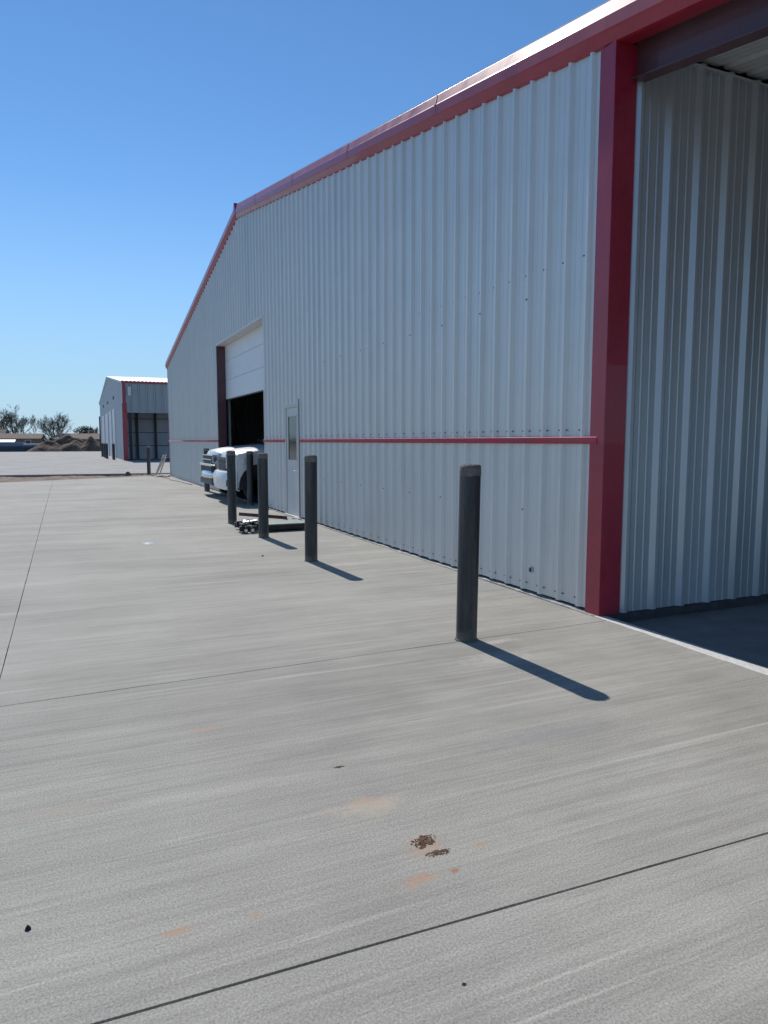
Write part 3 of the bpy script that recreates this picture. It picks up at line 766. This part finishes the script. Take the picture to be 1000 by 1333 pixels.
crumbs('mud_clod', (-3.32, -2.20, .0), .022, .011, 60, .005, 'small reddish mud fleck above and left of the largest mud patch', 'mud', 3)
clod('pebble', (-4.69, -2.89, .0), .011, .011, .012, M_PLAST, 'small black pebble at the lower left of the concrete', 'pebble', 4, jag=.15)
clod('pebble', (-2.0, 4.40, .0), .022, .018, .014, M_PLAST, 'tiny dark pebble in front of the third bollard', 'pebble', 5, jag=.15)
clod('mud_clod', (-3.48, -3.70, .0), .007, .006, .003, M_RUSTY, 'tiny rust-red crumb below the long foreground joint', 'mud', 6)
clod('paper_scrap', (-3.35, 6.43, .0), .11, .11, .010, plain('scrap_paper', (.85, .85, .83), .95, var=.03), 'crumpled white scrap lying on the open concrete left of the bollards', 'scrap', 8, jag=.45)
clod('gravel_heap', (-.42, 28.2, .0), .35, .45, .06, M_DIRT, 'scatter of dark dirt crumbs on the slab at the far corner', 'dirt', 9, jag=.5)
clod('mud_clod', (-1.75, 30.8, -.05), .16, .14, .20, M_DIRT, 'brown lump of earth on the dirt strip left of the far corner bollard', 'dirt', 10)

# ------------------------------------------------------------------ second building
B = thing('metal_building', (0, 56, .05), 'smaller silver metal building far behind, with open bays and a red corner', 'building')
L2, W2, ZE2, ZP2 = 38.5, 24, 6.22, 8.15
t2 = lambda y: ZE2 + (ZP2 - ZE2) * min(y, L2 - y) / (L2 / 2)
bm = bmesh.new(); sheet(bm, rib_profile(0.05, L2, breaks=(L2 / 2,)), lambda t: [(c_(0), t2)], lambda t, h, z: (-.0 - h, t, z)); fin('wall_panel', bm, M_GALV2, B)
bm = bmesh.new(); sheet(bm, rib_profile(.1, W2, pitch=.61, h=.06, base=.2, top=.08), lambda t: [(c_(3.86), c_(ZE2))], lambda t, h, z: (t, -h, z)); fin('fascia_panel', bm, galv('galvalume_fascia', (.33, .36, .37), .5, .5), B)
boxo('corner_trim', (-.10, .26, -.12, .12, 0, 4.6), M_RED, B)
boxo('corner_trim', (-.05, .20, -.10, .10, 4.6, ZE2), M_RED, B)
boxo('eave_trim', (-.08, W2, -.14, .02, ZE2, ZE2 + .14), M_RED, B)
boxo('downspout_elbow', (.35, .62, -.32, -.10, 5.2, 5.95), M_GALV2, B, .04)
boxo('canopy_post', (.40, .62, .12, .4, 0, 3.86), M_BLACK, B)
for x in (8, 15, 22): boxo('canopy_post', (x, x + .3, .1, .4, 0, 3.86), M_BLACK, B)
bm = bmesh.new()
for (a, b) in ((0, L2 / 2), (L2 / 2, L2)):
    n = 80
    for i in range(n):
        x0, x1 = -.15 + (W2 + .3) * i / n, -.15 + (W2 + .3) * (i + 1) / n; xm = (x0 + x1) / 2
        for (p, q, hp, hq) in ((x0, xm, 0, .05), (xm, x1, .05, 0)):
            bm.faces.new([bm.verts.new(v) for v in ((p, a - (.2 if a == 0 else 0), t2(max(a, 0)) + .14 + hp), (q, a - (.2 if a == 0 else 0), t2(a) + .14 + hq), (q, b, t2(b) + .14 + hq), (p, b, t2(b) + .14 + hp))])
fin('roof', bm, plain('white_roof_metal', (.80, .82, .84), .35, .1, var=.03), B)
bm = bmesh.new()
for (a, b) in ((-.1, L2 / 2), (L2 / 2, L2)):
    za, zb2 = t2(max(a, 0)), t2(b); prism(bm, [(-.12, a, za), (-.12, b, zb2), (-.12, b, zb2 + .13), (-.12, a, za + .13)], (.10, 0, 0))
fin('rake_trim', bm, M_GALV2, B)
# recessed wall with pale panels between dark posts
boxo('recess_wall', (.3, W2, 5.2, 5.4, -.0, ZE2), plain('recess_panel', (.50, .53, .58), .6, var=.1, scale=1), B)
for i in range(14):
    x = 1.36 + 1.56 * i
    boxo('recess_post', (x, x + .20, 4.98, 5.19, 0, 4.02), M_BLACK, B)
for z in (1.15, 2.3, 3.5):
    boxo('panel_rail', (.3, W2, 5.14, 5.195, z, z + .05), M_FOUND, B)
boxo('wall_panel', (.02, .12, .4, 10.2, 0, ZE2), M_GALV2, B)
boxo('ceiling', (.12, W2, 0.05, 10.2, ZE2 - .05, ZE2), M_WHITE, B)
boxo('wall_panel', (W2, W2 + .1, 0, L2, 0, ZE2), M_GALV2, B)
boxo('wall_panel', (0, W2, L2, L2 + .1, 0, ZE2), M_GALV2, B)
for a, b in ((9.6, 12.6), (14.6, 18.2), (20.6, 25.6), (28, 33)):
    boxo('bay_door', (-.10, -.04, a, b, 0, 4.55), M_DOORW, B)
for y in (10.1, 19.6, 28.6): boxo('wall_vent', (-.10, -.03, y, y + 1.5, 5.50, 5.74), M_BLACK, B)
bm = bmesh.new(); slab(bm, [(-.2, -2.6), (-.2, -.2), (W2, -.2), (W2, -2.6)], .001, .006)

bm.free()

# ------------------------------------------------------------------ far background
def mound(loc, rx, ry, h, seed, label):
    rnd = random.Random(seed); bm = bmesh.new(); n = 22; g = []
    ph = [rnd.uniform(0, 6) for _ in range(6)]
    for i in range(n + 1):
        row = []
        for j in range(n + 1):
            u, v_ = i / n * 2 - 1, j / n * 2 - 1; r_ = math.hypot(u, v_)
            z = max(0, 1 - r_ ** 1.25) * (1 + .16 * math.sin(4 * u + ph[0]) * math.cos(4 * v_ + ph[1]) + .06 * math.sin(11 * u + ph[2]) + .05 * math.sin(9 * v_ + ph[3]))
            row.append(bm.verts.new((u * rx, v_ * ry, z * h + (rnd.uniform(-.035, .035) if z > .02 else -.05))))
        g.append(row)
    for i in range(n):
        for j in range(n): bm.faces.new((g[i][j], g[i + 1][j], g[i + 1][j + 1], g[i][j + 1]))
    return tag(fin('dirt_mound', bm, M_PILE, loc=loc), label, 'dirt mound', 'dirt mounds beyond the yard')
mp = N('mound_earth'); n_ = mp.noise(.8, 6, .7)
mp.set(mp.ramp(n_, [(.3, (.075, .048, .036)), (.5, (.13, .085, .06)), (.7, (.19, .125, .085))]), .95); mp.bump(mp.noise(3, 5), 1., .1); M_PILE = mp.m
mound((-6.6, 114.5, -.1), 3.3, 2.6, 1.75, 1, 'low wide brown dirt mound, leftmost in front of the bare trees')
mound((-3.2, 114.0, -.1), 2.9, 2.6, 1.9, 2, 'lumpy brown dirt mound in the middle, below the pointed one')
mound((-3.7, 120.0, -.1), 3.6, 3.0, 3.2, 3, 'tallest pointed brown dirt mound standing behind the others')
mound((-.6, 114.0, -.1), 2.8, 2.6, 2.1, 4, 'rounded brown dirt mound, rightmost, beside the utility pole')

def house(loc, rz, L, Wd, he, hr, wall, roof, label, hip=False):
    o = thing('house', loc, label, 'house', 'houses beyond the yard', rz)
    boxo('wall', (-L / 2, L / 2, -Wd / 2, Wd / 2, 0, he), wall, o)
    bm = bmesh.new(); e = .4; i_ = Wd * .5 if hip else 0
    a = [bm.verts.new(p) for p in ((-L / 2 - e, -Wd / 2 - e, he), (L / 2 + e, -Wd / 2 - e, he), (L / 2 + e, Wd / 2 + e, he), (-L / 2 - e, Wd / 2 + e, he), (-L / 2 - e + i_, 0, hr), (L / 2 + e - i_, 0, hr))]
    for f in ((0, 1, 5, 4), (2, 3, 4, 5), (0, 4, 3), (1, 2, 5), (3, 2, 1, 0)): bm.faces.new([a[k] for k in f])
    rf = fin('roof', bm, roof, o)
    for x in (-L * .3, 0, L * .3):
        f = boxo('window', (x - .6, x + .6, -Wd / 2 - .03, -Wd / 2 - .002, .9, 2.0), M_WHITE, o)
        boxo('pane', (x - .5, x + .5, -Wd / 2 - .04, -Wd / 2 - .032, 1.0, 1.9), M_GLASS, f)
    return o
house((2.5, 172, -.16), R(-12), 16, 9, 2.2, 3.5, M_BRICK, M_SHING, 'long low house with brown shingle roof behind the dirt mounds, left of the second building')
house((-14.2, 168, -.16), R(-6), 11, 8, 2.3, 3.4, M_BRICK, M_SHING, 'brown roofed house seen through the bare trees')
house((-19.5, 172, -.16), R(-8), 7, 8, 2.4, 4.3, M_BRICK, M_SHING, 'brown gabled house at the left edge behind the blue shed')
sh = thing('shed', (-12.2, 124.5, -.16), 'low blue-grey shed with a pale flat roof at the left edge', 'shed')
boxo('wall', (-2.8, 2.0, 0, 3, 0, 1.55), M_SIDING, sh); bm = bmesh.new(); prism(bm, [(-2.9, -.1, 1.56), (-2.9, 3.1, 1.95), (-2.9, 3.1, 2.02), (-2.9, -.1, 1.62)], (3.4, 0, 0)); fin('roof', bm, M_WHITE, sh)
boxo('door', (-1.6, -.9, -.03, -.002, 0, 1.4), M_SIDING, sh)
c2 = thing('trailer', (-9.1, 122.5, -.16), 'low white flat-topped trailer between the blue shed and the dirt mounds', 'trailer')
boxo('bed', (-1.3, 1.0, 0, 1.8, 1.15, 1.38), M_WHITE, c2); boxo('side', (-1.2, .9, .1, 1.7, .5, 1.145), M_SIDING, c2)
for x in (-.7, .4):
    wh = bpy.data.objects.new('wheel', None); COL.objects.link(wh); wh.parent = c2; wh.location = (x, .0, .36)
    bm = bmesh.new(); lathe(bm, [(.2, -.1), (.36, -.1), (.36, .09), (.2, .09)], 20, 'Y'); fin('tyre', bm, M_TYRE, wh)
fe = thing('fence', (-16, 117.5, -.12), 'dark board fence along the yard edge at the left', 'fence')
bm = bmesh.new()
for i in range(56): box(bm, i * .15, i * .15 + .135, 0, .02, 0, .95 + random.uniform(-.02, .02))
fin('boards', bm, plain('dark_blue_board', (.05, .065, .085), .8), fe)
for i in range(4): boxo('post', (i * 2.7, i * 2.7 + .1, .03, .13, 0, 1.0), M_BLACK, fe)
# utility pole
up = thing('utility_pole', (.72, 113.2, -.16), 'plain dark utility pole standing beside the second building', 'pole')
bm = bmesh.new(); tube(bm, [(0, 0, 0), (0, 0, 5.55)], [.13, .10], 10); fin('pole', bm, plain('dark_pole', (.07, .06, .055), .9), up)
bm = bmesh.new(); tube(bm, [(0, 0, 5.5), (1.5, 2, 4.6), (4, 5, 4.2)], .015, 4); fin('wire', bm, M_BLACK, up)

def bare_tree(loc, hgt, spread, stems, seed, label, depth=6):
    rnd = random.Random(seed)
    T = thing('bare_tree', loc, label, 'tree', 'bare winter trees beyond the yard')
    tr, cr = bmesh.new(), bmesh.new()
    def grow(bm, p, d, L, r, k):
        pts = [p]; q = p.copy(); dd = d.copy(); rr = [r]
        for i in range(3):
            dd = (dd + Vector((rnd.uniform(-.16, .16), rnd.uniform(-.16, .16), rnd.uniform(-.03, .13)))).normalized()
            q = q + dd * L / 3; pts.append(q.copy()); rr.append(r * (1 - .14 * (i + 1)))
        tube(bm, pts, rr, 5 if k > 3 else 3, False)
        if k == 0: return
        for j in range(rnd.choice((2, 3, 3)) if k > 1 else 3):
            ax = Vector((rnd.uniform(-1, 1), rnd.uniform(-1, 1), rnd.uniform(-.35, .7)))
            nd = (dd + ax * rnd.uniform(.4, .8) * spread).normalized()
            st = pts[rnd.choice((1, 2, 3, 3))]
            grow(cr, st, nd, L * rnd.uniform(.62, .84), max(.022, r * .62), k - 1)
    for s_ in range(stems):
        a = 2 * math.pi * s_ / stems + rnd.uniform(-.4, .4); k = .28 if stems > 1 else .05
        grow(tr, Vector((math.cos(a) * .2, math.sin(a) * .2, 0)), Vector((math.cos(a) * k, math.sin(a) * k, 1)).normalized(), hgt * .30, .03 * hgt * (.6 if stems > 1 else 1), depth)
    fin('trunk', tr, M_BARK, T); fin('crown', cr, M_BARK, T)
bare_tree((-15.0, 190, -.1), 10.0, 1.0, 3, 3, 'bare spreading winter tree at the left behind the blue shed', 7)
bare_tree((-18.6, 192, -.1), 9.5, 1.0, 2, 8, 'bare winter tree cut by the left edge of the view', 7)
bare_tree((-12.0, 196, -.1), 8.0, 1.0, 2, 5, 'smaller bare winter tree between the two large spreading ones', 5)
bare_tree((-5.9, 176, -.1), 9.3, 1.1, 5, 4, 'largest bare many-stemmed winter tree rising behind the pointed dirt mound', 6)
bare_tree((-4.6, 215, -.1), 6.6, 1.0, 2, 11, 'thin bare tree right of the largest many-stemmed one', 5)
bare_tree((3.9, 235, -.1), 7.2, 1.0, 3, 12, 'bare twiggy tree close beside the utility pole', 5)
bare_tree((6.8, 225, -.1), 6.4, 1.0, 3, 14, 'bare twiggy tree at the edge of the second building', 5)
def evergreen(loc, rad, h, seed, label):
    rnd = random.Random(seed); T = thing('evergreen_tree', loc, label, 'tree')
    bm = bmesh.new(); tube(bm, [(0, 0, 0), (0, 0, h * .8)], [.2, .06], 6); fin('trunk', bm, M_BARK, T)
    bm = bmesh.new()
    for i in range(1500):
        a = rnd.uniform(0, 6.28); u = rnd.random() ** .4; ph = rnd.uniform(-1, 1)
        rr = rad * u * math.sqrt(1 - ph * ph) * (1 + .25 * math.sin(3 * a))
        c = Vector((rr * math.cos(a), rr * math.sin(a), h * .62 + h * .38 * ph * u)); s_ = rnd.uniform(.15, .32)
        e1 = Vector((rnd.uniform(-1, 1), rnd.uniform(-1, 1), rnd.uniform(-1, 1))).normalized() * s_; e2 = e1.cross(Vector((rnd.uniform(-1, 1), rnd.uniform(-1, 1), 1))).normalized() * s_ * .6
        bm.faces.new([bm.verts.new(c + e1), bm.verts.new(c + e2), bm.verts.new(c - e1), bm.verts.new(c - e2)])
    fin('crown', bm, M_EVER, T)
evergreen((1.4, 222, -.1), 3.0, 6.2, 2, 'dark evergreen tree above the long brown roof')
# distant low tree line and horizon hills
bm = bmesh.new(); rnd = random.Random(9)
for i in range(9000):
    X = rnd.uniform(-260, 200); Y = 330 + rnd.uniform(0, 30) ; hh = 3.2 + 1.3 * math.sin(X * .13) + .9 * math.sin(X * .47)
    c = Vector((X, Y, rnd.uniform(0, 1) ** .8 * hh)); s_ = rnd.uniform(.3, .9)
    e1 = Vector((rnd.uniform(-1, 1), rnd.uniform(-.5, .5), rnd.uniform(-1, 1))).normalized() * s_; e2 = Vector((-e1.z, 0, e1.x)) * .35
    bm.faces.new([bm.verts.new(c + e1), bm.verts.new(c + e2), bm.verts.new(c - e1), bm.verts.new(c - e2)])
stuff(fin('distant_woods', bm, M_BARK))
